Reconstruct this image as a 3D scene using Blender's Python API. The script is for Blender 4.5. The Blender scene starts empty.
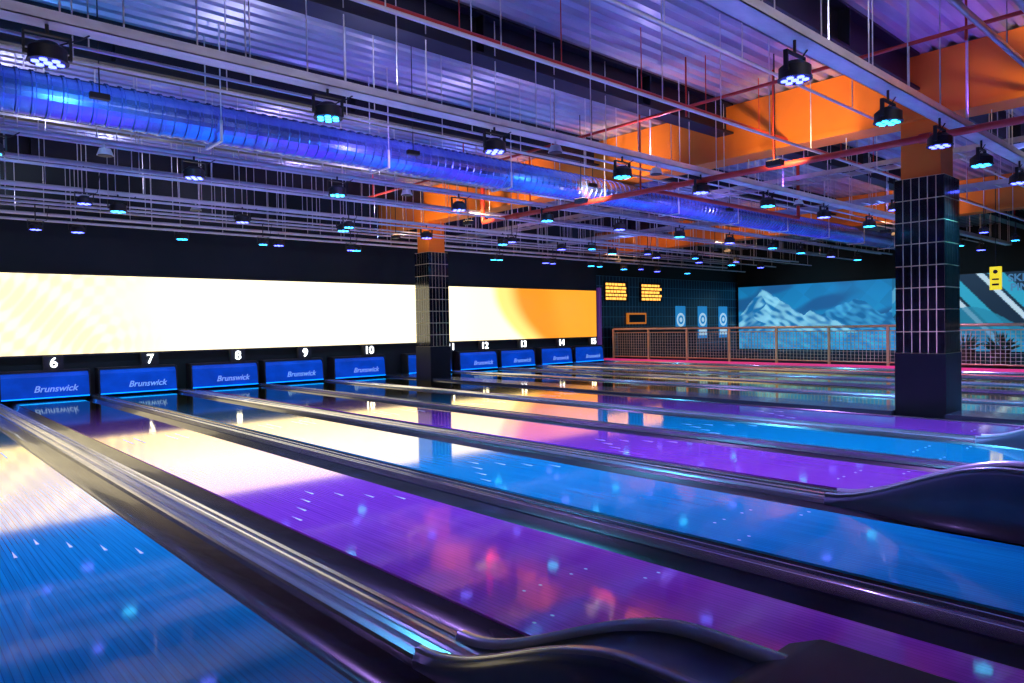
import bpy, math, random
from mathutils import Vector, Matrix, noise
random.seed(7)
S = bpy.context.scene
S.view_settings.view_transform = 'Standard'
S.view_settings.look = 'None'

# ---------------------------------------------------------------- helpers
class MB:
    def __init__(s): s.v=[]; s.f=[]; s.m=[]; s.sm=[]
    def add(s, vs, fs, mi=0, smooth=False):
        o=len(s.v); s.v+= [tuple(v) for v in vs]
        for f in fs:
            s.f.append(tuple(i+o for i in f)); s.m.append(mi); s.sm.append(smooth)
    def box(s,x0,x1,y0,y1,z0,z1,mi=0):
        v=[(x0,y0,z0),(x1,y0,z0),(x1,y1,z0),(x0,y1,z0),(x0,y0,z1),(x1,y0,z1),(x1,y1,z1),(x0,y1,z1)]
        s.add(v,[(0,3,2,1),(4,5,6,7),(0,1,5,4),(1,2,6,5),(2,3,7,6),(3,0,4,7)],mi)
    def cyl(s,p0,p1,r,n=10,mi=0,r1=None,caps=True,smooth=True):
        p0=Vector(p0);p1=Vector(p1);d=(p1-p0).normalized()
        a=d.orthogonal().normalized();b=d.cross(a)
        r1=r if r1 is None else r1
        vs=[]
        for p,rr in((p0,r),(p1,r1)):
            for i in range(n):
                t=2*math.pi*i/n; vs.append(p+a*math.cos(t)*rr+b*math.sin(t)*rr)
        s.add(vs,[(i,(i+1)%n,n+(i+1)%n,n+i) for i in range(n)],mi,smooth)
        if caps:
            s.add(vs,[tuple(range(n-1,-1,-1)),tuple(range(n,2*n))],mi)
    def loft(s,rings,mi=0,closed=False,smooth=True,caps=False):
        n=len(rings[0]);vs=[p for r in rings for p in r];fs=[]
        for k in range(len(rings)-1):
            for i in range(n if closed else n-1):
                j=(i+1)%n; fs.append((k*n+i,k*n+j,(k+1)*n+j,(k+1)*n+i))
        s.add(vs,fs,mi,smooth)
        if caps: s.add(vs,[tuple(range(n-1,-1,-1)),tuple(range((len(rings)-1)*n,len(rings)*n))],mi)
    def obj(s,name,mats,loc=(0,0,0),parent=None):
        me=bpy.data.meshes.new(name); me.from_pydata(s.v,[],s.f)
        for m in mats: me.materials.append(m)
        for p,mi,sm in zip(me.polygons,s.m,s.sm): p.material_index=mi; p.use_smooth=sm
        me.update()
        o=bpy.data.objects.new(name,me); S.collection.objects.link(o); o.location=loc
        if parent: o.parent=parent
        return o

def mat(name,col,rough=.5,metal=0,emit=None,es=0,spec=.5,coat=0,bump=None,var=None):
    m=bpy.data.materials.new(name); m.use_nodes=True; nt=m.node_tree
    b=nt.nodes['Principled BSDF']
    b.inputs['Base Color'].default_value=(*col,1); b.inputs['Roughness'].default_value=rough
    b.inputs['Metallic'].default_value=metal; b.inputs['Specular IOR Level'].default_value=spec
    b.inputs['Coat Weight'].default_value=coat; b.inputs['Coat Roughness'].default_value=.06
    if emit: b.inputs['Emission Color'].default_value=(*emit,1); b.inputs['Emission Strength'].default_value=es
    if var or bump:
        tc=nt.nodes.new('ShaderNodeTexCoord'); mp=nt.nodes.new('ShaderNodeMapping')
        nz=nt.nodes.new('ShaderNodeTexNoise'); sc=(var or bump)[0]
        mp.inputs['Scale'].default_value=sc; nz.inputs['Scale'].default_value=1; nz.inputs['Detail'].default_value=5
        nt.links.new(tc.outputs['Object'],mp.inputs[0]); nt.links.new(mp.outputs[0],nz.inputs['Vector'])
        if var:
            mx=nt.nodes.new('ShaderNodeMix'); mx.data_type='RGBA'
            mx.inputs[6].default_value=(*col,1); mx.inputs[7].default_value=(*var[1],1)
            rp=nt.nodes.new('ShaderNodeMapRange'); rp.inputs[1].default_value=.35; rp.inputs[2].default_value=.65
            nt.links.new(nz.outputs[0],rp.inputs[0]); nt.links.new(rp.outputs[0],mx.inputs[0])
            nt.links.new(mx.outputs[2],b.inputs['Base Color'])
        if bump:
            bp=nt.nodes.new('ShaderNodeBump'); bp.inputs['Strength'].default_value=bump[1]; bp.inputs['Distance'].default_value=.01
            nt.links.new(nz.outputs[0],bp.inputs['Height']); nt.links.new(bp.outputs[0],b.inputs['Normal'])
    return m

def lane_mat(name,c1,c2):
    # boards with the coloured lamp light put into their tint, under high gloss
    m=bpy.data.materials.new(name); m.use_nodes=True; nt=m.node_tree; N=nt.nodes; L=nt.links
    N.remove(N['Principled BSDF']); out=N['Material Output']
    tc=N.new('ShaderNodeTexCoord')
    mp=N.new('ShaderNodeMapping'); mp.inputs['Scale'].default_value=(60,1.2,1)
    nz=N.new('ShaderNodeTexNoise'); nz.inputs['Scale'].default_value=1; nz.inputs['Detail'].default_value=3
    L.new(tc.outputs['Object'],mp.inputs[0]); L.new(mp.outputs[0],nz.inputs['Vector'])
    mx=N.new('ShaderNodeMix'); mx.data_type='RGBA'; mx.inputs[6].default_value=(*c1,1); mx.inputs[7].default_value=(*c2,1)
    rp=N.new('ShaderNodeMapRange'); rp.inputs[1].default_value=.3; rp.inputs[2].default_value=.7
    L.new(nz.outputs[0],rp.inputs[0]); L.new(rp.outputs[0],mx.inputs[0])
    sx=N.new('ShaderNodeSeparateXYZ'); L.new(tc.outputs['Object'],sx.inputs[0])
    mu=N.new('ShaderNodeMath'); mu.operation='MULTIPLY'; mu.inputs[1].default_value=39/1.07; L.new(sx.outputs[0],mu.inputs[0])
    fr=N.new('ShaderNodeMath'); fr.operation='FRACT'; L.new(mu.outputs[0],fr.inputs[0])
    lt=N.new('ShaderNodeMath'); lt.operation='LESS_THAN'; lt.inputs[1].default_value=.12; L.new(fr.outputs[0],lt.inputs[0])
    m2=N.new('ShaderNodeMix'); m2.data_type='RGBA'; m2.inputs[7].default_value=(c1[0]*.35,c1[1]*.35,c1[2]*.4,1)
    L.new(mx.outputs[2],m2.inputs[6])
    sc=N.new('ShaderNodeMath'); sc.operation='MULTIPLY'; sc.inputs[1].default_value=.6; L.new(lt.outputs[0],sc.inputs[0]); L.new(sc.outputs[0],m2.inputs[0])
    df=N.new('ShaderNodeBsdfDiffuse'); L.new(m2.outputs[2],df.inputs[0])
    gl=N.new('ShaderNodeBsdfGlossy'); gl.inputs['Color'].default_value=(1,.84,.47,1); gl.inputs['Roughness'].default_value=.06  # yellow put into the gloss to warm the screen reflections
    bp=N.new('ShaderNodeBump'); bp.inputs['Strength'].default_value=.02; bp.inputs['Distance'].default_value=.002
    L.new(nz.outputs[0],bp.inputs['Height']); L.new(bp.outputs[0],gl.inputs['Normal'])
    fn=N.new('ShaderNodeFresnel'); fn.inputs['IOR'].default_value=1.85
    ma=N.new('ShaderNodeMath'); ma.operation='MULTIPLY_ADD'; ma.use_clamp=True; ma.inputs[1].default_value=1.7; ma.inputs[2].default_value=-.06
    L.new(fn.outputs[0],ma.inputs[0])
    ms=N.new('ShaderNodeMixShader'); L.new(ma.outputs[0],ms.inputs[0]); L.new(df.outputs[0],ms.inputs[1]); L.new(gl.outputs[0],ms.inputs[2])
    L.new(ms.outputs[0],out.inputs['Surface'])
    return m

def attr_mat(name,es,base=0.0):
    m=bpy.data.materials.new(name); m.use_nodes=True; nt=m.node_tree; b=nt.nodes['Principled BSDF']
    a=nt.nodes.new('ShaderNodeAttribute'); a.attribute_name='Col'
    nt.links.new(a.outputs['Color'],b.inputs['Emission Color']); b.inputs['Emission Strength'].default_value=es
    if base: nt.links.new(a.outputs['Color'],b.inputs['Base Color'])
    else: b.inputs['Base Color'].default_value=(.02,.02,.02,1)
    b.inputs['Roughness'].default_value=.5
    return m

def painted_grid(name,p0,du,dv,nu,nv,func,material):
    p0=Vector(p0);du=Vector(du);dv=Vector(dv)
    vs=[p0+du*(i/nu)+dv*(j/nv) for j in range(nv+1) for i in range(nu+1)]
    fs=[(j*(nu+1)+i,j*(nu+1)+i+1,(j+1)*(nu+1)+i+1,(j+1)*(nu+1)+i) for j in range(nv) for i in range(nu)]
    me=bpy.data.meshes.new(name); me.from_pydata([tuple(v) for v in vs],[],fs)
    ca=me.color_attributes.new('Col','FLOAT_COLOR','POINT')
    for j in range(nv+1):
        for i in range(nu+1):
            c=func(i/nu,j/nv); ca.data[j*(nu+1)+i].color=(*c,1)
    me.materials.append(material); me.update()
    o=bpy.data.objects.new(name,me); S.collection.objects.link(o); return o

def mixc(a,b,t):
    t=max(0,min(1,t)); return tuple(x+(y-x)*t for x,y in zip(a,b))
def sst(a,b,x):
    t=max(0,min(1,(x-a)/(b-a))); return t*t*(3-2*t)

def text(name,body,size,material,mtx,parent=None,extr=.01,bevel=0,shear=0):
    cu=bpy.data.curves.new(name,'FONT'); cu.body=body; cu.size=size; cu.extrude=extr; cu.align_x='CENTER'; cu.align_y='CENTER'
    cu.offset=bevel; cu.shear=shear
    ot=bpy.data.objects.new(name+'_tmp',cu); S.collection.objects.link(ot)
    dg=bpy.context.evaluated_depsgraph_get(); me=bpy.data.meshes.new_from_object(ot.evaluated_get(dg))
    bpy.data.objects.remove(ot)
    me.materials.clear(); me.materials.append(material)
    o=bpy.data.objects.new(name,me); S.collection.objects.link(o)
    if parent: o.parent=parent
    o.matrix_local=mtx
    return o
FACE_S=Matrix.Rotation(math.pi/2,4,'X')
FACE_W=Matrix.Rotation(-math.pi/2,4,'Z')@FACE_S

def spot(name,loc,target,energy,col,angle=80,blend=.6,rad=.05,parent=None):
    l=bpy.data.lights.new(name,'SPOT'); l.energy=energy; l.color=col; l.spot_size=math.radians(angle); l.spot_blend=blend; l.shadow_soft_size=rad
    o=bpy.data.objects.new(name,l); S.collection.objects.link(o)
    d=Vector(target)-Vector(loc); q=d.to_track_quat('-Z','Y')
    o.rotation_euler=q.to_euler()
    if parent: o.parent=parent; o.location=Vector(loc)-parent.location
    else: o.location=loc
    return o

# ---------------------------------------------------------------- materials
M_black=mat('black_paint',(.012,.013,.015),.55,var=((2,2,2),(.02,.02,.024)))
M_plinth=mat('black_plinth',(.005,.006,.008),.45,spec=.25,var=((2,2,2),(.009,.009,.011)))
M_wall=mat('dark_wall_paint',(.010,.018,.014),.8,var=((.7,.7,.7),(.017,.026,.021)))
M_beam=mat('dark_steel',(.010,.010,.016),.5,metal=.2,var=((1,3,3),(.015,.015,.026)))
M_deck=mat('galvanised_deck',(.70,.69,.76),.3,metal=.4,var=((.6,3,1),(.40,.41,.54)))
M_orange=mat('orange_paint',(.95,.25,.01),.6,var=((1,1,1),(.85,.2,.008)))
M_galv=mat('galvanised_rail',(.9,.86,.80),.35,metal=.15,var=((3,8,8),(.72,.69,.65)))
M_pipe=mat('grey_pipe',(.55,.55,.57),.3,metal=.4,var=((5,5,5),(.42,.42,.46)))
M_red=mat('red_pipe',(.75,.06,.03),.35,var=((3,3,3),(.55,.04,.02)))
M_duct=mat('spiral_duct_blue_lit',(.36,.50,1.0),.24,metal=.85,var=((6,2,2),(.25,.35,.9)))  # blue lamp light tinted into the steel colour
M_laneB=lane_mat('lane_blue_lit',(.003,.42,.64),(.006,.64,.94))
M_laneP=lane_mat('lane_purple_lit',(.48,.07,.64),(.68,.12,.84))
M_gut=mat('gutter_metal',(.10,.08,.075),.25,metal=.6,coat=.4,var=((8,1,8),(.06,.055,.06)))
M_cap=mat('brushed_aluminium_cap',(.78,.75,.73),.2,metal=.85,var=((60,1,20),(.5,.5,.53)))
M_capd=mat('dark_cap',(.04,.048,.07),.2,metal=.3,coat=.6,var=((20,1,20),(.06,.068,.09)))
M_riser=mat('riser_grey',(.08,.105,.16),.3,coat=.4,var=((4,4,4),(.11,.135,.19)))
M_riserT=mat('riser_track',(.6,.6,.64),.22,metal=.5,var=((4,4,4),(.5,.5,.55)))
M_body=mat('ball_return_body',(.006,.008,.018),.5,var=((4,4,4),(.01,.013,.025)))
M_mark=mat('lane_marking',(.6,.75,.95),.3,emit=(.5,.8,1),es=.2)
M_tile=mat('black_glazed_tile',(.005,.006,.008),.12,spec=.7,coat=.3,var=((9,9,3),(.012,.012,.014)))
M_grout=mat('pale_grout',(.95,.78,.42),.8,var=((5,5,5),(.8,.65,.33)))
M_panel=mat('blue_mask_panel',(.0,.08,.5),.55,emit=(.0,.09,.8),es=.38,spec=.2,var=((2,2,3),(.0,.03,.25)))
M_strip=mat('blue_glow_strip',(.0,.2,1),.4,emit=(.0,.25,1),es=2.5)  # glowing strip added for the blue glow at the panel foot
M_white=mat('white_sign_light',(.9,.9,.9),.5,emit=(.9,.97,1),es=4)
M_logo=mat('logo_print',(.3,.5,.9),.5,emit=(.25,.5,1),es=.5)
M_cyan=mat('led_cyan',(.1,.6,1),.3,emit=(.02,.36,1),es=12)
M_viol=mat('led_violet',(.3,.2,1),.3,emit=(.06,.08,1),es=11)
M_menu=mat('menu_lettering',(1,.5,.1),.5,emit=(1,.42,.06),es=2.2)
M_copper=mat('copper_rail',(.85,.42,.2),.35,metal=.3,var=((4,4,4),(.7,.33,.16)))
M_wire=mat('rail_mesh',(.75,.5,.32),.4,metal=.2,var=((4,4,4),(.55,.38,.3)))
M_carpet=mat('dark_carpet',(.02,.02,.04),.9,var=((6,6,6),(.04,.03,.06)))
M_appr=mat('approach_boards',(.06,.06,.09),.15,coat=.6,var=((12,1,1),(.09,.08,.12)))
M_pink=mat('pink_edge_strip',(.8,.05,.2),.4,emit=(1,.05,.22),es=.5)
M_yellow=mat('yellow_sign',(.9,.75,.02),.5,emit=(1,.8,.02),es=.8)
M_leaf=mat('leaf_green',(.04,.14,.08),.5,var=((9,9,9),(.02,.08,.05)))
M_pot=mat('pot_clay',(.15,.08,.06),.6,var=((9,9,9),(.1,.06,.05)))

# ---------------------------------------------------------------- layout numbers
YB=16.4
YF=0.55
WIDE={3,5,7,9,11,13,15}
lane_c={}; gap={3:-1.84}
lw=1.07; WC=.26; NC=.12
def GW(k): return .235 if k<12 else .20
x=-1.84+WC/2+GW(4)+lw/2
for k in (4,5,6,7,8,9,10):
    lane_c[k]=x; gap[k]=x+lw/2+GW(k)+(WC if k in WIDE else NC)/2
    x = x+lw+2*GW(k)+(WC if k in WIDE else NC)
del gap[10]
COLX=10.5
x=COLX+.38+GW(11)+lw/2
for k in (11,12,13,14,15):
    lane_c[k]=x; w=(WC if k in WIDE else NC)
    gap[k]=x+lw/2+GW(k)+w/2; x=x+lw/2+GW(k)+w+GW(k+1)+lw/2
XR=gap[15]+.3
XL=-2.4; XE=31.0; YN=18.2; YS=-4.0; ZC=4.75
XW=19.15     # end of the masking wall

# ---------------------------------------------------------------- room shell
b=MB(); b.box(XL,XE,YS,YN,-.5,-.3); b.obj('floor',[M_black])
b=MB(); b.box(XR+.12,XE,YS,YN,-.3,0.0); b.obj('floor_carpet',[M_carpet])
b=MB(); b.box(XL,XR+.1,YS,YF,-.3,0.0); b.obj('floor_approach',[M_appr])
b=MB(); b.box(XL,XW,16.75,YN,-.3,ZC+.2); b.obj('wall_back',[M_wall])
b=MB(); b.box(XE,XE+.2,YS,YN+.2,-.5,ZC+.2); b.obj('wall_right',[M_wall])
b=MB(); b.box(XL-.2,XL,YS,YN,-.5,ZC+.2); b.obj('wall_left',[M_wall])
b=MB(); b.box(XL-.2,XE,YS-.2,YS,-.5,ZC+.2); b.obj('wall_front',[M_wall])
mt=bpy.data.materials.new('dark_wall_tiles'); mt.use_nodes=True; nt=mt.node_tree; pb=nt.nodes['Principled BSDF']
tc=nt.nodes.new('ShaderNodeTexCoord'); sp=nt.nodes.new('ShaderNodeSeparateXYZ'); cb=nt.nodes.new('ShaderNodeCombineXYZ'); br=nt.nodes.new('ShaderNodeTexBrick')
nt.links.new(tc.outputs['Object'],sp.inputs[0]); nt.links.new(sp.outputs[0],cb.inputs[0]); nt.links.new(sp.outputs[2],cb.inputs[1]); nt.links.new(cb.outputs[0],br.inputs['Vector'])
br.offset=0; br.inputs['Scale'].default_value=1; br.inputs['Brick Width'].default_value=.2; br.inputs['Row Height'].default_value=.4; br.inputs['Mortar Size'].default_value=.014
br.inputs['Color1'].default_value=(.01,.03,.05,1); br.inputs['Color2'].default_value=(.015,.045,.07,1); br.inputs['Mortar'].default_value=(.12,.36,.45,1)
nt.links.new(br.outputs[0],pb.inputs['Base Color']); pb.inputs['Roughness'].default_value=.3
b=MB(); b.box(XW,XE,YN,YN+.2,-.5,3.2); b.obj('wall_rear_tiled',[mt])
b=MB(); b.box(XW,XE,YN,YN+.2,3.2,ZC+.2); b.obj('wall_rear_upper',[M_wall])
b=MB(); pts=[]; y=YS-.2
while y<YN+.2:
    pts+= [(y,ZC),(y+.09,ZC),(y+.12,ZC+.06),(y+.19,ZC+.06)]; y+=.22
xs=[XL-.2+i*(XE+.4-XL)/24 for i in range(25)]
b.loft([[(xx,p[0],p[1]) for p in pts] for xx in xs],0,smooth=False)
b.box(XL-.2,XE+.2,YS-.2,YN+.2,ZC+.1,ZC+.2)
b.obj('ceiling',[M_deck])

def ibeam_x(y,x0,x1,z0,z1,w):
    b=MB(); b.box(x0,x1,y-w/2,y+w/2,z0,z0+.03); b.box(x0,x1,y-w/2,y+w/2,z1-.03,z1); b.box(x0,x1,y-.02,y+.02,z0+.03,z1-.03)
    xx=x0+1.5
    while xx<x1: b.box(xx,xx+.02,y-w/2,y+w/2,z0+.03,z1-.03); xx+=3.0
    return b.obj('roof_beam',[M_beam])
for i,y in enumerate((.7,3.5,6.2,9.0,11.8,14.6)):
    ibeam_x(y,XL+.01,COLX-.24,4.27,ZC-.001,.3)
    ibeam_x(y,COLX+.24,XE-.02,4.27,ZC-.001,.3)
for xx in (COLX,20.6):
    y1=16.74 if xx<15 else YN-.01
    b=MB(); b.box(xx-.2,xx+.2,YS+.01,y1,3.98,ZC-.01); b.box(xx-.24,xx+.24,YS+.01,y1,3.9,3.98)
    b.obj('orange_girder',[M_orange])

# ---------------------------------------------------------------- columns
def column(xc,yc):
    s=.3; b=MB(); zp=.82
    b.box(xc-s-.01,xc+s+.01,yc-s-.01,yc+s+.01,-.3,zp,0)
    b.box(xc-s+.006,xc+s-.006,yc-s+.006,yc+s-.006,zp,3.15,1)
    b.box(xc-.24,xc+.24,yc-.24,yc+.24,3.15,3.899,2)
    n=6; tw=2*s/n; th=.291; g=.0065; z=zp
    while z<3.14:
        z1=min(z+th,3.15)
        for i in range(n):
            a0=-s+i*tw+g; a1=-s+(i+1)*tw-g
            b.box(xc+a0,xc+a1,yc-s,yc-s+.02,z+g,z1-g,3); b.box(xc+a0,xc+a1,yc+s-.02,yc+s,z+g,z1-g,3)
            b.box(xc-s,xc-s+.02,yc+a0,yc+a1,z+g,z1-g,3); b.box(xc+s-.02,xc+s,yc+a0,yc+a1,z+g,z1-g,3)
        z+=th
    b.obj('tiled_column',[M_plinth,M_grout,M_orange,M_tile])
column(COLX+.12,3.39); column(COLX-.02,14.6)

# ---------------------------------------------------------------- lanes
for k,c in sorted(lane_c.items()):
    gw=GW(k)
    b=MB(); b.box(c-lw/2,c+lw/2,YF+.02,16.7,-.3,0,0)
    for sgn in (-1,1):
        x0=c+sgn*(lw/2); x1=c+sgn*(lw/2+gw)
        ring=[]
        for i in range(9):
            t=i/8; xx=x0+(x1-x0)*t; ring.append((xx,-.012-.085*math.sin(math.pi*t)))
        ring=ring if sgn>0 else ring[::-1]
        b.loft([[(p[0],yy,p[1]) for p in ring] for yy in (YF+.02,6,11,16.7)],1)
    z=.0012
    for i in range(-3,4):
        xa=c+i*.137; ya=4.55+(3-abs(i))*.22
        b.add([(xa-.009,ya-.07,z),(xa+.009,ya-.07,z),(xa,ya+.09,z)],[(0,1,2)],2)
    for i in (-4,-3,-2,-1,1,2,3,4):
        yy=2.2 if abs(i)>2 else 2.5
        xa=c+i*.11
        vs=[(xa+.008*math.cos(a*math.pi/4),yy+.012*math.sin(a*math.pi/4),z) for a in range(8)]
        b.add(vs,[tuple(range(8))],2)
    for i in (-2.5,-1.5,1.5,2.5):
        xa=c+i*.12; b.add([(xa-.006,9.0,z),(xa+.006,9.0,z),(xa+.006,9.5,z),(xa-.006,9.5,z)],[(0,1,2,3)],2)
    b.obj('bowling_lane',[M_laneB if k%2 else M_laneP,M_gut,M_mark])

def cap_wide(c):
    prof=[(-.13,-.05),(-.13,.02),(-.122,.032),(-.09,.036),(-.082,.02),(-.062,.02),(-.056,.04),(-.034,.044),(-.028,.022),(-.008,.02),(0,.022),(.008,.02),(.028,.022),(.034,.044),(.056,.04),(.062,.02),(.082,.02),(.09,.036),(.122,.032),(.13,.02),(.13,-.05)]
    b=MB(); b.loft([[(c+p[0],yy,p[1]) for p in prof][::-1] for yy in (1.9,5,9,13,16.7)],0,smooth=False)
    b.box(c-.13,c+.13,YF+.02,16.7,-.3,-.05,1)
    b.obj('ball_return_capping',[M_cap,M_capd])
def cap_narrow(c,w=NC):
    h=w/2
    prof=[(-h,-.05),(-h,.0),(-h+.01,.03),(-h+.03,.045),(h-.03,.045),(h-.01,.03),(h,.0),(h,-.05)]
    b=MB(); b.loft([[(c+p[0],yy,p[1]) for p in prof][::-1] for yy in (YF+.02,6,11,16.7)],0,smooth=True)
    b.box(c-h,c+h,YF+.02,16.7,-.3,-.05,0)
    b.box(c-h,c-h+.012,YF+.02,16.7,.0,.052,1); b.box(c+h-.012,c+h,YF+.02,16.7,.0,.052,1)
    b.obj('lane_divider',[M_capd,M_cap])
for k,c in gap.items():
    (cap_wide if k in WIDE else cap_narrow)(c)
x0,x1=lane_c[10]+lw/2+GW(10),lane_c[11]-lw/2-GW(11)
b=MB(); b.box(x0,x1,YF+.02,3.07,-.3,.045); b.box(x0,x1,3.71,14.28,-.3,.045); b.box(x0,x1,14.92,16.7,-.3,.045); b.obj('column_plinth_strip',[M_capd])
b=MB(); b.box(gap[15]+.13,XR+.1,YF+.02,16.7,-.3,.03,0); b.box(XR-.05,XR+.1,YF+.02,16.7,.03,.09,1); b.obj('kerb_strip',[M_capd,M_pink])

def riser(c):
    b=MB(); rings=[]
    for i in range(45):
        y=2.25-i*(2.75/44)
        zt=.05+.33*sst(2.25,1.15,y)
        w=.13+.045*sst(2.1,1.3,y)
        zi=zt-.05
        pr=[(-w,-.04),(-w-.02*min(1,zt/.4),zt*.45),(-w,zt-.03),(-w+.015,zt),(-w+.045,zt),(-w+.06,zi),(0,zi-.015)]
        pr=pr+[(-p[0],p[1]) for p in pr[-2::-1]]
        rings.append([(c+p[0],y,max(p[1],-.04)) for p in pr])
    b.loft([r for r in rings],0,smooth=True,caps=True)
    for sg in (-1,1):
        b.loft([[ (c+sg*(abs(r[3][0]-c)), r[0][1], r[3][2]-.012),
                  (c+sg*(abs(r[3][0]-c)+.004), r[0][1], r[3][2]+.008),
                  (c+sg*(abs(r[4][0]-c)), r[0][1], r[3][2]+.012),
                  (c+sg*(abs(r[4][0]-c)-.012), r[0][1], r[3][2]-.02)] for r in rings],1,smooth=True)
    R=[]
    for i in range(24):
        y=1.05-i*(1.95/23); e=min(1,max(0,(1.05-y)/.16)); e=math.sqrt(1-(1-e)**2); e2=min(1,(y+.9)/.25) if y<-.65 else 1; e2=math.sqrt(max(0.0,1-(1-e2)**2))
        k=max(.02,e*e2); h=(.40+.25*sst(.1,-.35,y))*(.25+.75*k); w=.362*(.7+.3*k)
        R.append([(c-w,y,-.02),(c-w,y,h*.8),(c-w*.93,y,h*.95),(c-w*.8,y,h),(c+w*.8,y,h),(c+w*.93,y,h*.95),(c+w,y,h*.8),(c+w,y,-.02)])
    b.loft(R,2,smooth=True,caps=True)
    b.obj('ball_return_ramp',[M_riser,M_riserT,M_body])
for k in (3,5,7,9,11,13,15): riser(gap[k])

# ---------------------------------------------------------------- masking panels, signs
for k,c in sorted(lane_c.items()):
    b=MB(); w=.73 if k<12 else .70
    b.loft([[(c-w,16.42,.03),(c-w,16.36,.06),(c-w,16.40,.46),(c-w,16.45,.53),(c-w,16.6,.54)][::-1],[(c+w,16.42,.03),(c+w,16.36,.06),(c+w,16.40,.46),(c+w,16.45,.53),(c+w,16.6,.54)][::-1]],0,smooth=False)
    b.box(c-w-.03,c-w,16.38,16.7,.046,.56,1); b.box(c+w,c+w+.03,16.38,16.7,.046,.56,1)
    b.box(c-w-.03,c+w+.03,16.45,16.72,.54,.585,1)
    b.box(c-w,c+w,16.6,16.7,.0,.54,1); b.box(c-w,c+w,16.345,16.36,.045,.062,2)
    o=b.obj('pinsetter_masking_panel',[M_panel,M_black,M_strip])
    text('logo_lettering','Brunswick',.175,M_logo,Matrix.Translation((c+.15,16.36,.22))@FACE_S,parent=o,extr=.004,bevel=.002,shear=.3)
    b=MB(); xn=c+{11:.83,6:.15,7:.25}.get(k,.33); b.box(xn-.17,xn+.17,16.5,16.6,.585,.86,0)
    o=b.obj('lane_number_sign',[M_black])
    text('digits',str(k),.28,M_white,Matrix.Translation((xn,16.49,.72))@FACE_S,parent=o,extr=.012,bevel=.002)

# ---------------------------------------------------------------- video wall
X0s=XL+.1; X1s=XW-.1; Z0s=.88; Z1s=2.49
def scr(u,v):
    X=X0s+(X1s-X0s)*u; z=Z0s+(Z1s-Z0s)*v
    W0=(1.9,1.6,.92)
    base=W0
    if X<5.2:
        a=math.sin(math.hypot(X-1.7,(z-2.3))*16); c_=math.sin(math.hypot(X-3.6,(z-.9))*16)
        w=sst(-.5,.5,a*c_)
        base=mixc((1.15,.92,.55),W0,.25+.75*w); base=mixc(base,W0,sst(3.0,4.8,X+.4*math.sin(z*4)))
    base=mixc(base,(2.0,1.75,1.12),sst(4.0,6,X)*(1-sst(11.5,14,X)))
    t=1-v
    xb=14.4+1.2*t*t
    if X>xb-.4:
        base=mixc(base,(1.6,.95,.25),sst(xb-.3,xb+.15,X))
        base=mixc(base,(1.1,.36,.012),sst(xb+.3,xb+1.1,X))
        base=mixc(base,(1.3,.5,.03),.6*sst(16.6,17.8,X+.5*v))
    return base
b=MB(); b.box(X0s-.04,X1s+.04,16.69,16.75,Z0s-.04,Z1s+.04); fr=b.obj('video_wall',[M_black])
o=painted_grid('screen_surface',(X0s,16.685,Z0s),(X1s-X0s,0,0),(0,0,Z1s-Z0s),640,50,scr,attr_mat('video_wall_pixels',1.0)); o.parent=fr

# ---------------------------------------------------------------- mural
def mural(u,v):
    Y=18.1-u*20; z=v*2.95
    n=noise.noise(Vector((Y*1.1,z*1.7,3)))*.5+noise.noise(Vector((Y*3.1,z*4.7,1)))*.3
    s=noise.noise(Vector((Y*1.6+z*1.8,(z-Y*.6)*5.0,7)))
    s2=noise.noise(Vector((Y*1.6-z*1.8,(z+Y*.6)*5.0,2)))
    c=mixc((.02,.38,.74),(.01,.22,.50),v)
    c=mixc(c,(.015,.12,.32),sst(0,.4,noise.noise(Vector((Y*.5,z*1.2,9)))))
    def ridge(p,h,wl,wr):
        d=Y-p; return h-(d/wl if d>0 else -d/wr)
    j=.10*noise.noise(Vector((Y*4,0,0)))+.18*noise.noise(Vector((Y*1.5,5,0)))
    h1=max(ridge(16.9,2.85,.9,1.5),ridge(14.6,1.75,1.4,2.2))+j
    h2=max(ridge(12.8,2.2,2.0,2.2),ridge(10.6,2.0,1.8,2.5))+j
    if z<h2: c=mixc((.01,.16,.40),(.06,.42,.75),.5+s*1.8)
    if z<h1:
        lit=(.7+1.5*s) if Y<16.9+.35*(2.75-z)*math.sin(z*5) else (.2+1.3*s2)
        c=mixc((.01,.2,.5),(.3,.78,1.0),lit)
    if z<.8+.3*n: c=mixc((.02,.28,.6),(.06,.50,.88),.4+s)
    f=(math.floor((Y+z*.9)/.9)+math.floor((Y-z*1.3)/1.3))%3
    c=mixc(c,(.01,.12,.32),.16*f)
    if Y<11.2:
        d=(Y+z*.75); k=int(math.floor(d/.42)); pal=[(.01,.05,.1),(.02,.3,.5),(.15,.5,.68),(.01,.12,.24),(.02,.2,.38),(.3,.65,.8),(.01,.08,.16)]
        if Y-z*.4<10.6: c=mixc(c,pal[k%7],.7)
        if Y<9.2:
            d2=(Y-z*.85); 
            c=(.01,.03,.06)
            if abs((d2%1.6)-.8)<.11: c=(.55,.75,.85)
            elif abs((d2%1.6)-.3)<.25: c=(.03,.38,.55)
            if z<1.2-.5*math.sin(Y*1.3): c=mixc(c,(.02,.25,.4),.8)
    return c
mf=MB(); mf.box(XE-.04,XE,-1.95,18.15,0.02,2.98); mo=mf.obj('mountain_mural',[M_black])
o=painted_grid('mural_print',(XE-.045,18.1,.04),(0,-20,0),(0,0,2.92),560,110,mural,attr_mat('mural_print_glow',.8,1)); o.parent=mo  # print given an added glow on top of the wall wash
M_let=mat('pale_letter',(.12,.3,.5),.5,emit=(.06,.2,.38),es=.8)  # mural letters carry the same added glow
text('mural_lettering','SKI',.38,M_let,Matrix.Translation((XE-.06,6.95,2.72))@FACE_W,parent=mo,extr=.005,bevel=.01)
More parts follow.
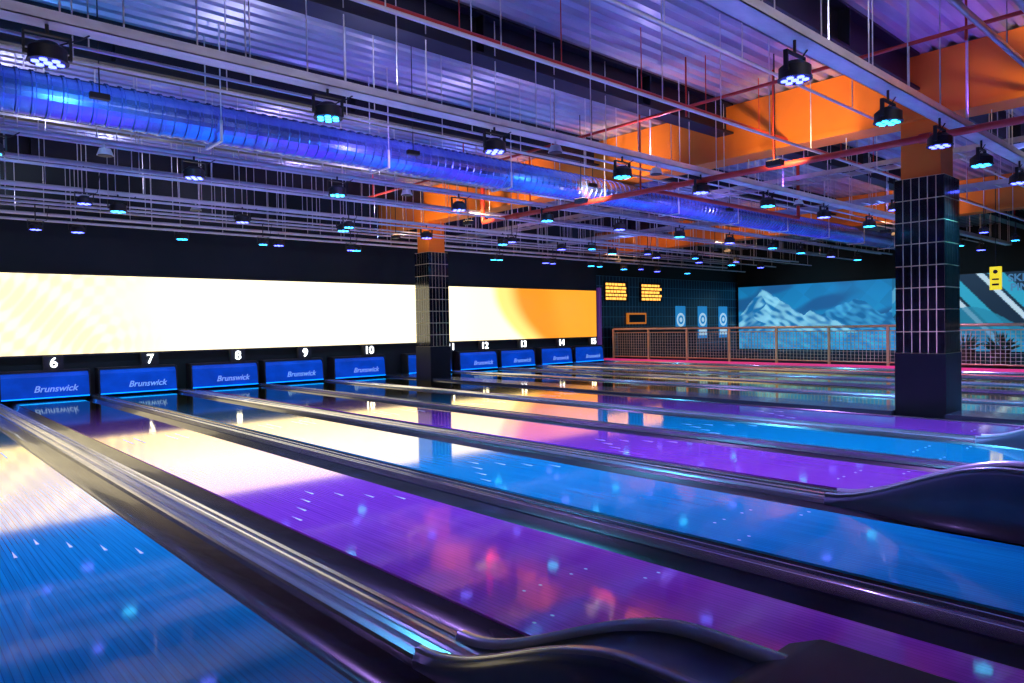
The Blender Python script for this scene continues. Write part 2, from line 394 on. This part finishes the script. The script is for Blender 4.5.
text('mural_lettering','PIN',.38,M_let,Matrix.Translation((XE-.06,6.85,2.38))@FACE_W,parent=mo,extr=.005,bevel=.01)

yw=YN-.001
for xc in (21.95,24.2):
    b=MB(); b.box(xc-.72,xc+.72,yw-.06,yw,2.2,3.0,0)
    for r in range(5):
        z=2.27+r*.14; xx=xc-.66
        while xx<xc+.55:
            l=random.uniform(.1,.3); b.box(xx,min(xx+l,xc+.68),yw-.068,yw-.06,z,z+.09,1); xx+=l+.04
    b.obj('menu_board',[M_black,M_menu])
b=MB(); b.box(22.6,23.8,yw-.08,yw,1.3,1.75,0); b.box(22.68,23.72,yw-.085,yw-.08,1.37,1.68,1); b.obj('serving_hatch',[mat('hatch_frame',(.8,.25,.03),.5,emit=(.9,.25,.02),es=.5),M_black])
b=MB(); b.box(21.2,25.5,YN-1.3,YN-.7,0,1.1,0); b.box(21.1,25.6,YN-1.4,YN-.6,1.1,1.16,1); b.obj('service_counter',[M_black,M_copper])
M_pb=mat('poster_blue',(.02,.3,.7),.5,emit=(.02,.25,.6),es=.7); M_pw=mat('poster_white',(.7,.9,1),.5,emit=(.5,.8,1),es=.7)
for xc in (26.3,28.0,29.7):
    b=MB(); b.box(xc-.36,xc+.36,yw-.03,yw,.6,2.05,0)
    for r,mi,o_ in ((.3,1,.004),(.2,0,.008),(.1,1,.012)):
        b.cyl((xc,yw-.03,1.45),(xc,yw-.03-o_,1.45),r,20,mi)
    b.box(xc-.3,xc+.3,yw-.034,yw-.03,.75,1.0,1)
    b.obj('target_poster',[M_pb,M_pw])
b=MB(); b.box(XW+.001,XW+.09,16.6,16.75,-.3,2.6); b.obj('trim_1',[mat('violet_post',(.15,.08,.25),.4,emit=(.2,.05,.4),es=.2)])

# ---------------------------------------------------------------- railing
b=MB(); x=XR+.02; ya=16.3; yb=-3.5
b.cyl((x,ya,1.12),(x,yb,1.12),.035,8,0); b.cyl((x,ya,1.0),(x,yb,1.0),.015,6,0); b.cyl((x,ya,.18),(x,yb,.18),.02,6,0)
n=13
for i in range(n+1):
    yy=ya+(yb-ya)*i/n; b.box(x-.03,x+.03,yy-.03,yy+.03,.088,1.12,0)
yy=ya-.1
while yy>yb: b.cyl((x,yy,.18),(x,yy,1.0),.008,4,1,caps=False); yy-=.1
for i in range(1,9): b.cyl((x,ya,.18+i*.09),(x,yb,.18+i*.09),.007,4,1,caps=False)
b.obj('mesh_railing',[M_copper,M_wire])
for yy in (5.2,6.0,4.2):
    b=MB(); xc=21.6
    b.cyl((xc,yy,0.001),(xc,yy,.45),.17,14,0,r1=.23); 
    for i in range(110):
        a=random.uniform(0,6.28); e=random.uniform(.1,1.4); L=random.uniform(.2,.5)
        d=Vector((math.cos(a)*math.cos(e),math.sin(a)*math.cos(e),math.sin(e))); s_=d.orthogonal().normalized()*.03
        p=Vector((xc,yy,.45))+d*L*.5; q=Vector((xc,yy,.45))+d*L; m_=(p+q)/2
        b.add([p,m_+s_,q+Vector((0,0,.02)),m_-s_],[(0,1,2,3)],1)
        b.cyl((xc,yy,.43),p,.004,4,1,caps=False)
    b.obj('potted_shrub',[M_pot,M_leaf])
b=MB(); b.box(19.95,20.0,4.78,5.02,1.95,2.5,0); b.cyl((19.975,4.9,2.5),(19.975,4.9,ZC),.008,6,1)
b.box(19.94,19.95,4.83,4.97,2.05,2.10,1); b.box(19.94,19.95,4.83,4.97,2.18,2.22,1); b.cyl((19.94,4.9,2.38),(19.95,4.9,2.38),.05,12,1)
b.obj('hanging_sign',[M_yellow,M_black])

# ---------------------------------------------------------------- overhead services
b=MB(); yd=8.4; zd=3.66; r=.215; rings=[]; x=XL+.02
while x<25.0:
    for dx,rr in ((0,r),(.085,r),(.095,r+.012),(.12,r+.012)):
        rings.append([(x+dx,yd+rr*math.cos(t*math.pi/14),zd+rr*math.sin(t*math.pi/14)) for t in range(28)])
    x+=.13
b.loft(rings,0,closed=True,smooth=False,caps=True)
x=XL+1
while x<25:
    b.cyl((x,yd-.235,zd),(x,yd-.235,ZC),.008,5,1); b.cyl((x,yd+.235,zd),(x,yd+.235,ZC),.008,5,1)
    b.box(x-.015,x+.015,yd-.24,yd+.24,zd-.242,zd-.227,1); b.box(x-.015,x+.015,yd-.242,yd-.23,zd-.24,zd,1); b.box(x-.015,x+.015,yd+.23,yd+.242,zd-.24,zd,1)
    x+=2.2
b.obj('spiral_air_duct',[M_duct,M_galv])
for j,xx in enumerate((1.6,5.0,8.3,12.2)):  # small lamps added only to throw blue and violet onto the duct
    b=MB(); b.box(-.08,.08,-.03,.03,0,.05,0); b.box(-.07,.07,.03,.034,.01,.04,1)
    b.cyl((0,0,.04),(0,0,ZC-3.4),.006,5,0)
    o=b.obj('duct_fill_light',[M_black,M_cyan],loc=(xx,7.3,3.4))
    spot('duct_fill_lamp',(xx,7.36,3.42),(xx+.3,8.4,3.66),70,((.08,.4,1),(.3,.2,1))[j%2],155,1,.05,parent=o)

def par_light(x,y,z,col,energy,lit=True,s=.92,zr=3.5):
    b=MB(); n=18
    H=(zr-z)/s
    b.cyl((0,0,.0),(0,0,.09),.135,n,0); b.cyl((0,0,.09),(0,0,.14),.135,n,0,r1=.07); b.cyl((0,0,-.012),(0,0,0),.145,n,0)
    for j in range(6):
        a=j*math.pi/3; b.cyl((math.cos(a)*.085,math.sin(a)*.085,-.022),(math.cos(a)*.085,math.sin(a)*.085,-.012),.029,10,1)
    b.cyl((0,0,-.022),(0,0,-.012),.032,10,1)
    b.box(-.165,-.15,-.02,.02,.03,.2,0); b.box(.15,.165,-.02,.02,.03,.2,0); b.box(-.165,.165,-.02,.02,.2,.212,0)
    b.cyl((-.15,0,.05),(-.13,0,.05),.02,8,0); b.cyl((.13,0,.05),(.15,0,.05),.02,8,0)
    b.cyl((0,0,.21),(0,0,H),.014,8,0)
    pts=[Vector((.05,.03,.13)),Vector((.16,.06,.2)),Vector((.24,.06,.24)),Vector((.3,.03,H))]
    for p,q in zip(pts,pts[1:]): b.cyl(p,q,.007,5,0)
    b.v=[(v[0]*s,v[1]*s,v[2]*s) for v in b.v]
    o=b.obj('par_stage_light',[M_black,M_cyan if col=='c' else M_viol],loc=(x,y,z))
    c=(.08,.55,1) if col=='c' else (.42,.26,1)
    if lit: spot('spot_lamp',(x,y,z-.04),(x,y-.1,0),energy,c,110,.7,.045,parent=o)
    return o
def rod(b,x,y,z0,mi=0,r=.0065): b.cyl((x,y,z0),(x,y,ZC),r,5,mi)
rows=[(2.7,[5.5,7.4,8.87,10.4,12.2,14,16,18]),
      (6.04,[1.0,3.2,5.23,7.46,9.3,11.3,13.4,15.5,17.6]),
      (9.4,[1.0,3.1,5.1,7.33,9.4,11.5,13.6,15.7,17.8]),
      (12.7,[1.0,3.0,5.0,7.0,9.0,11.2,13.2,15.2,17.2]),
      (15.7,[1.3,3.0,4.9,7.0,9.0,11.4,13.5,15.6,17.7])]
for ri,(y,xsr) in enumerate(rows):
    b=MB(); x0,x1=XL+.02,26.0; z=3.5
    if ri<2:
        b.box(x0,x1,y-.09,y+.09,z,z+.008,0); b.box(x0,x1,y-.09,y-.082,z,z+.08,0); b.box(x0,x1,y+.082,y+.09,z,z+.08,0)
        b.cyl((x0,y-.03,z+.03),(x1,y-.03,z+.03),.018,6,2); b.cyl((x0,y+.03,z+.025),(x1,y+.03,z+.025),.014,6,2)
    else:
        b.cyl((x0,y,z+.025),(x1,y,z+.025),.027,8,0); b.cyl((x0,y+.35,z+.06),(x1,y+.35,z+.06),.02,8,0)
        xx=x0+.5
        while xx<x1: b.cyl((xx,y,z+.03),(xx,y+.35,z+.06),.01,5,1); xx+=2.0
    xx=x0+.6
    while xx<x1:
        rod(b,xx,y-.07 if ri<2 else y,z+.03)
        if ri<2: rod(b,xx+.45,y+.07,z+.03)
        else: rod(b,xx+.5,y+.35,z+.06)
        xx+=.95
    b.obj('lighting_rail',[M_galv,M_pipe,M_black])
    for j,x in enumerate(xsr):
        col='c' if (j+ri+(ri==0))%2==0 else 'v'
        o=par_light(x,y,3.24 if ri else 3.2,col,[470,500,270,150,100][ri])
        if (j%2)==ri%2:
            if x<7.5: cc=(.62,.5,1) if (j//2)%2 else (.62,.62,1)
            else: cc=(.26,.1,1) if (j//2+ri)%2 else (.16,.24,1)
            spot('uplight_lamp',(x+.6,y,3.62),(x+.6,y+.3,5),56 if x<7.5 else 42,cc,168,1,.04,parent=o)
    if ri>0:
        for j,x in enumerate((19.4,21.3,23.2)): par_light(x,y,3.2,'cv'[(j+ri)%2],0,lit=False)
for y,xl_ in ((4.4,(12.3,14.7,17.1,19.5)),(11.05,(2.2,6.2,10.0,12.5,14.6,16.7,18.8)),(14.2,(2.1,6.0,8.0,12.4,14.4,16.4,18.4))):
    for j,x in enumerate(xl_): par_light(x,y,3.05,'vc'[j%2],0,lit=False,s=.7,zr=3.55)
    b=MB(); b.cyl((XL+.02,y,3.56),(24,y,3.56),.018,8,0); xx=XL+.8
    while xx<24: b.cyl((xx,y,3.56),(xx,y,ZC),.0065,5,0); xx+=1.1
    b.obj('service_pipe',[M_galv])
for (y,z,r,m_) in ((3.9,4.0,.016,M_galv),(5.2,4.0,.03,M_red),(6.7,3.62,.016,M_galv),(7.3,3.7,.018,M_galv),(9.9,3.8,.016,M_galv),(10.5,3.4,.02,M_galv),(11.6,3.7,.03,M_pipe),(12.2,3.35,.018,M_galv),(13.6,3.4,.02,M_galv),(14.9,3.3,.022,M_galv),(15.3,3.6,.02,M_galv),(1.9,3.85,.03,M_pipe),(1.5,3.8,.05,M_pipe)):
    b=MB(); b.cyl((XL+.02,y,z),(26,y,z),r,8,0); xx=XL+1.1
    while xx<26: b.cyl((xx,y,z),(xx,y,ZC),.0065,5,0); xx+=1.35
    b.obj('service_pipe',[m_])
b=MB(); X=9.35; z=3.42
b.cyl((X,11.2,z),(X,-2,z),.045,10,0); b.cyl((X,11.2,z),(X,11.2,ZC),.045,10,0)
for yy in (9.8,7.2,4.9,1.0): b.cyl((X,yy,z),(X,yy,ZC),.016,6,0)
for yy in (10.2,6.6,3.0): b.cyl((X,yy-.06,z),(X,yy+.06,z),.06,10,0)
b.cyl((X,7.0,z),(X+5,7.0,z),.035,8,0); b.cyl((X+5,7.0,z),(X+5,7.0,ZC),.035,8,0)
b.obj('sprinkler_main',[M_red])
b=MB(); X=8.0; z=4.1
b.cyl((X,14.0,z),(X,-2,z),.022,8,0); 
for yy in (13.2,10.1,7.8,5.4,2.2): b.cyl((X,yy,z),(X,yy,ZC),.012,6,0); b.cyl((X,yy,z-.12),(X,yy,z),.015,6,0)
b.obj('sprinkler_branch',[M_red])
for X,z in ((12.6,3.8),(15.8,3.75)):
    b=MB()
    b.box(X-.25,X-.23,YS+.01,16,z,z+.08,0); b.box(X+.23,X+.25,YS+.01,16,z,z+.08,0); yy=YS+.02
    while yy<16: b.box(X-.25,X+.25,yy,yy+.03,z,z+.02,0); yy+=.3
    for yy in range(-3,16,2):
        for s_ in (-.25,.25): b.cyl((X+s_,yy,z),(X+s_,yy,ZC),.008,5,0)
    b.obj('cable_ladder',[M_pipe])
for (x,y) in ((2.1,9.4),(6.3,9.4),(4.2,12.7),(8.2,6.04),(6.2,6.04),(12.4,6.04)):
    b=MB(); b.cyl((0,0,0),(0,0,.08),.09,16,0,r1=.06); b.cyl((0,0,.08),(0,0,.134),.012,6,0); b.cyl((0,0,-.006),(0,0,0),.08,16,1)
    b.obj('pendant_speaker',[M_galv,M_black],loc=(x,y,3.365))

# ---------------------------------------------------------------- wash lights
M_warm=mat('warm_led',(1,.6,.3),.4,emit=(1,.55,.2),es=3)
for yy in (1.0,4.6,8.0,11.0,13.6):
    b=MB(); b.box(-.06,.06,-.1,.1,0,.07,0); b.box(-.05,.05,-.09,.09,.07,.075,1); b.cyl((0,0,.03),(0,0,ZC-3.3),.008,6,0)
    o=b.obj('wash_light',[M_black,M_warm],loc=(8.8,yy,3.3))
    spot('wash_lamp',(8.85,yy,3.42),(COLX-.1,yy+.3,4.25),150,(1,.66,.34),90,.8,.06,parent=o)
for yy in (2.0,6.5,11.0,15.0):
    b=MB(); b.box(-.06,.06,-.1,.1,0,.07,0); b.cyl((0,0,.03),(0,0,ZC-3.3),.008,6,0)
    o=b.obj('wash_light',[M_black],loc=(17.6,yy,3.3))
    spot('wash_lamp',(17.65,yy,3.42),(20.4,yy+.3,4.2),130,(1,.55,.25),80,.8,.06,parent=o)
    b=MB(); b.box(-.06,.06,-.1,.1,0,.07,0); b.cyl((0,0,.03),(0,0,ZC-3.3),.008,6,0)
    o=b.obj('wash_light',[M_black],loc=(18.3,yy,3.3))
    spot('wash_lamp',(18.35,yy,3.28),(XR,yy,.7),80,(1,.72,.4),90,.8,.06,parent=o)
for yy in (4,9,14):
    b=MB(); b.box(-.08,.08,-.12,.12,0,.1,0); b.cyl((0,0,.05),(0,0,ZC-3.6),.01,6,0)
    o=b.obj('wash_light',[M_black],loc=(27.5,yy,3.6))
    spot('wash_lamp',(27.5,yy,3.58),(31,yy,1.3),110,(.2,.55,1),110,.8,.06,parent=o)
for xx,e_ in ((-.8,430),(4.6,340),(13.5,300)):  # unseen floods added behind the camera to brighten rails and deck
    b=MB(); b.box(-.16,.16,-.1,.04,0,.22,0); b.box(-.14,.14,.04,.045,.02,.2,1); b.cyl((0,-.03,.2),(0,-.03,ZC-2.9),.012,6,0)
    o=b.obj('fill_flood_light',[M_black,M_warm],loc=(xx,-2.4,2.9))
    spot('fill_flood_lamp',(xx,-2.25,3.02),(xx+1.2,8.0,3.95),e_,(.9,.84,1),70,.9,.1,parent=o)

# ---------------------------------------------------------------- world
w=bpy.data.worlds.new('World'); S.world=w; w.use_nodes=True
w.node_tree.nodes['Background'].inputs[0].default_value=(.08,.12,.4,1); w.node_tree.nodes['Background'].inputs[1].default_value=.1

# ---------------------------------------------------------------- camera
yaw=math.radians(42.0); pit=math.radians(1.17); rol=math.radians(1.03)
fw=Vector((math.sin(yaw)*math.cos(pit),math.cos(yaw)*math.cos(pit),-math.sin(pit)))
rt=Vector((math.cos(yaw),-math.sin(yaw),0)); up=rt.cross(fw)
r2=rt*math.cos(rol)-up*math.sin(rol); u2=up*math.cos(rol)+rt*math.sin(rol)
cam=bpy.data.cameras.new('camera'); cam.lens=25.03; cam.sensor_width=36; cam.clip_start=.02
co=bpy.data.objects.new('camera',cam); S.collection.objects.link(co)
M=Matrix((r2,u2,-fw)).transposed().to_4x4(); M.translation=Vector((0,0,1.27)); co.matrix_world=M
S.camera=co
